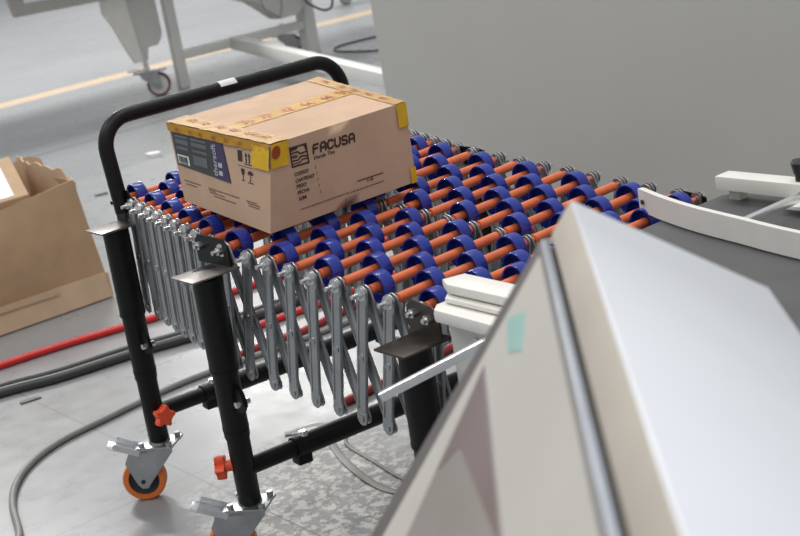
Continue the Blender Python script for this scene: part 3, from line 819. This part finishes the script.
bm = nb(); pslab(bm, [(.004, .034), (aL-.012, .054), (aL-.012, LEN-.012), (.004, LEN-.012)], .0, .0012); pf = obj('panel_film', bm, 'panel', pr)
pf['label'] = 'off-white film around the display'
bm = nb(); pslab(bm, [(.0896, .0643), (.2107, .130), (.255, .150), (.255, .50), (.0808, .50)], .0012, .0020); obj('display', bm, 'screen', pr)
bm = nb(); pslab(bm, [(.0925, .069), (.165, .110), (.130, .135), (.086, .36)], .0020, .0024); obj('display_graphic', bm, 'maroon', pr)
bm = nb(); pslab(bm, [(.0535, .050), (.031, .095), (.041, .150), (.058, .115)], .0012, .0018); s_ = obj('sticker', bm, 'teal', pr); s_['label'] = 'small teal sticker'
bm = nb(); T = Matrix.Translation(sec(-.02, 0, .40)); box(bm, (-.05, -.05, .02), (.05, .05, .562), T, .004); obj('post', bm, 'mach', con)
bm = nb(); box(bm, (-.20, -.20, 0), (.20, .20, .022), T, .004); obj('base_plate', bm, 'mach', con)

# ------------------------------------------------------------------ hoses, cables and scraps on the floor
def hose(name, label, cat, pts, r, m, group=None):
    group = {'air_hose': 'air hoses on the floor', 'power_cable': 'power cables on the floor', 'floor_cable': 'cables on the far floor'}[name]
    bm = nb(); tube(bm, smooth_path([(x, y, r*1.02) for x, y in pts], 8), r, 12)
    return tag(obj(name, bm, m, smooth=60), label, cat, group)
hose('air_hose', 'bright red air hose running along the floor from the left edge under the conveyor', 'hose',
     [(-1.30, -.25), (-1.27, .10), (-1.246, .318), (-1.21, .493), (-1.185, .639), (-1.172, .827), (-1.151, .95), (-1.10, 1.5), (-1.0, 2.0)], .0115, 'hose_red')
hose('air_hose', 'dark red hose on the floor behind the middle conveyor leg', 'hose',
     [(-.640, .535), (-.641, .622), (-.642, .69), (-.63, .76), (-.65, .90), (-.70, 1.3), (-.7, 1.9)], .0105, 'hose_dkred')
hose('air_hose', 'dark red hose on the floor below the expanded scissor arms near the end leg', 'hose',
     [(-.099, .508), (-.106, .617), (-.123, .80), (-.137, .90), (-.16, 1.3), (-.2, 1.9)], .0105, 'hose_dkred')
hose('air_hose', 'red hose lying beside the black hoses behind the scissor arms', 'hose',
     [(-.80, .58), (-.80, .70), (-.79, .84), (-.78, .95), (-.78, 1.2), (-.77, 1.9)], .010, 'hose_red')
hose('power_cable', 'thick dark grey cable on the floor passing behind the conveyor legs', 'cable',
     [(-1.09, -.25), (-1.037, .039), (-.984, .192), (-.950, .398), (-.914, .532), (-.886, .66), (-.86, 1.0), (-.84, 1.9)], .0140, 'hose_blk')
hose('power_cable', 'thin dark cable beside the thick cable, nearer the red hose', 'cable',
     [(-1.14, -.25), (-1.10, .05), (-1.045, .22), (-1.015, .42), (-.965, .60), (-.93, .80), (-.92, 1.2), (-.90, 1.9)], .010, 'hose_blk')
hose('power_cable', 'grey cable curving across the floor in a loop at the front left', 'cable',
     [(.05, -.40), (-.10, -.33), (-.173, -.292), (-.31, -.245), (-.408, -.196), (-.497, -.12), (-.559, -.013), (-.587, .138), (-.612, .298), (-.615, .42), (-.60, .56), (-.575, .80), (-.56, 1.3)], .0082, 'hose_gry')
hose('floor_cable', 'black cable loop on the far floor beside the cabinet', 'cable',
     [(-4.9, 5.2), (-5.20, 4.75), (-5.27, 4.45), (-5.24, 4.28), (-5.10, 4.18), (-4.93, 4.17), (-4.75, 4.20), (-4.62, 4.30), (-4.5, 4.45)], .0065, 'hose_blk')
hose('floor_cable', 'short black cable end on the far floor inside the loop', 'cable',
     [(-4.9, 4.75), (-5.02, 4.62), (-5.00, 4.48), (-4.88, 4.42), (-4.72, 4.45)], .006, 'hose_blk')
def strap(label, pts, w, m='strap'):
    bm = nb(); ribbon(bm, smooth_path(pts, 6), w, .0025); return tag(obj('packing_strap', bm, m, smooth=40), label, 'strap', 'straps on the worn floor')
strap('wide grey strap lying on the worn floor under the conveyor', [(-.09, .33, .003), (-.044, .400, .010), (.026, .372, .004), (.130, .330, .003), (.242, .297, .004), (.343, .284, .003), (.42, .305, .003)], .017)
strap('thin grey strap lying behind the wide one on the worn floor', [(.03, .42, .003), (.092, .375, .004), (.206, .356, .003), (.333, .336, .003), (.42, .345, .003)], .008)
def scrap(name, label, pts, z, m):
    bm = nb(); prism(bm, pts, 0, z); return tag(obj(name, bm, m), label, 'scrap', 'scraps on the floor')
scrap('paper_scrap', 'small white paper scrap on the floor between handle and carton', [(-3.56, 1.89), (-3.51, 1.89), (-3.49, 1.94), (-3.53, 1.95), (-3.555, 1.92)], .02, 'paper')
scrap('plastic_scrap', 'tiny dark scrap on the floor near the black cables', [(-.945, .055), (-.925, .05), (-.915, .105), (-.935, .10)], .004, 'hose_blk')
scrap('plastic_scrap', 'dark scrap on the floor right of the open cardboard box', [(-3.08, 1.37), (-3.055, 1.37), (-3.05, 1.42), (-3.07, 1.42)], .006, 'hose_blk')

# ------------------------------------------------------------------ light: even hall light from lamps overhead and bright surroundings
def area(loc, rot, sx, sy, e, col=(1, 1, 1)):
    l = bpy.data.lights.new('hall_lamp', 'AREA'); l.shape = 'RECTANGLE'; l.size = sx; l.size_y = sy; l.energy = e; l.color = col
    o = bpy.data.objects.new('hall_lamp', l); COL.objects.link(o); o.location = loc; o.rotation_euler = rot; return o
for x, y, e in ((-11, 7, 760), (-7.5, 2.0, 900), (-1.8, 2.2, 130), (-2.5, -3, 200), (2.4, -2.0, 140), (1.5, 1.0, 120)):
    area((x, y, 5.2), (0, 0, math.radians(20)), 3.2, .35, e, (1, .985, .96))
w = bpy.data.worlds.new('hall'); SC.world = w; w.use_nodes = True
bg = w.node_tree.nodes['Background']; bg.inputs['Color'].default_value = (.93, .96, 1, 1); bg.inputs['Strength'].default_value = .88

# ------------------------------------------------------------------ camera
cam = bpy.data.cameras.new('camera'); co = bpy.data.objects.new('camera', cam); COL.objects.link(co)
r_ = V((.62050, .76764, -.16033)); d_ = V((-.77371, .56608, -.28433)); u_ = r_.cross(d_).normalized(); r_ = d_.cross(u_).normalized()
mw = Matrix((r_, u_, -d_)).transposed().to_4x4(); mw.translation = V((2.5453, -1.1971, 1.2455)); co.matrix_world = mw
cam.sensor_fit = 'HORIZONTAL'; cam.sensor_width = 36; cam.lens = 1424.27/800*36; cam.clip_start = .02; cam.clip_end = 200
cam.dof.use_dof = True; cam.dof.focus_distance = 2.45; cam.dof.aperture_fstop = 8.5
SC.camera = co
SC.view_settings.view_transform = 'Standard'; SC.view_settings.look = 'None'; SC.view_settings.gamma = 1; SC.view_settings.use_curve_mapping = False
SC.view_settings.exposure = -.95
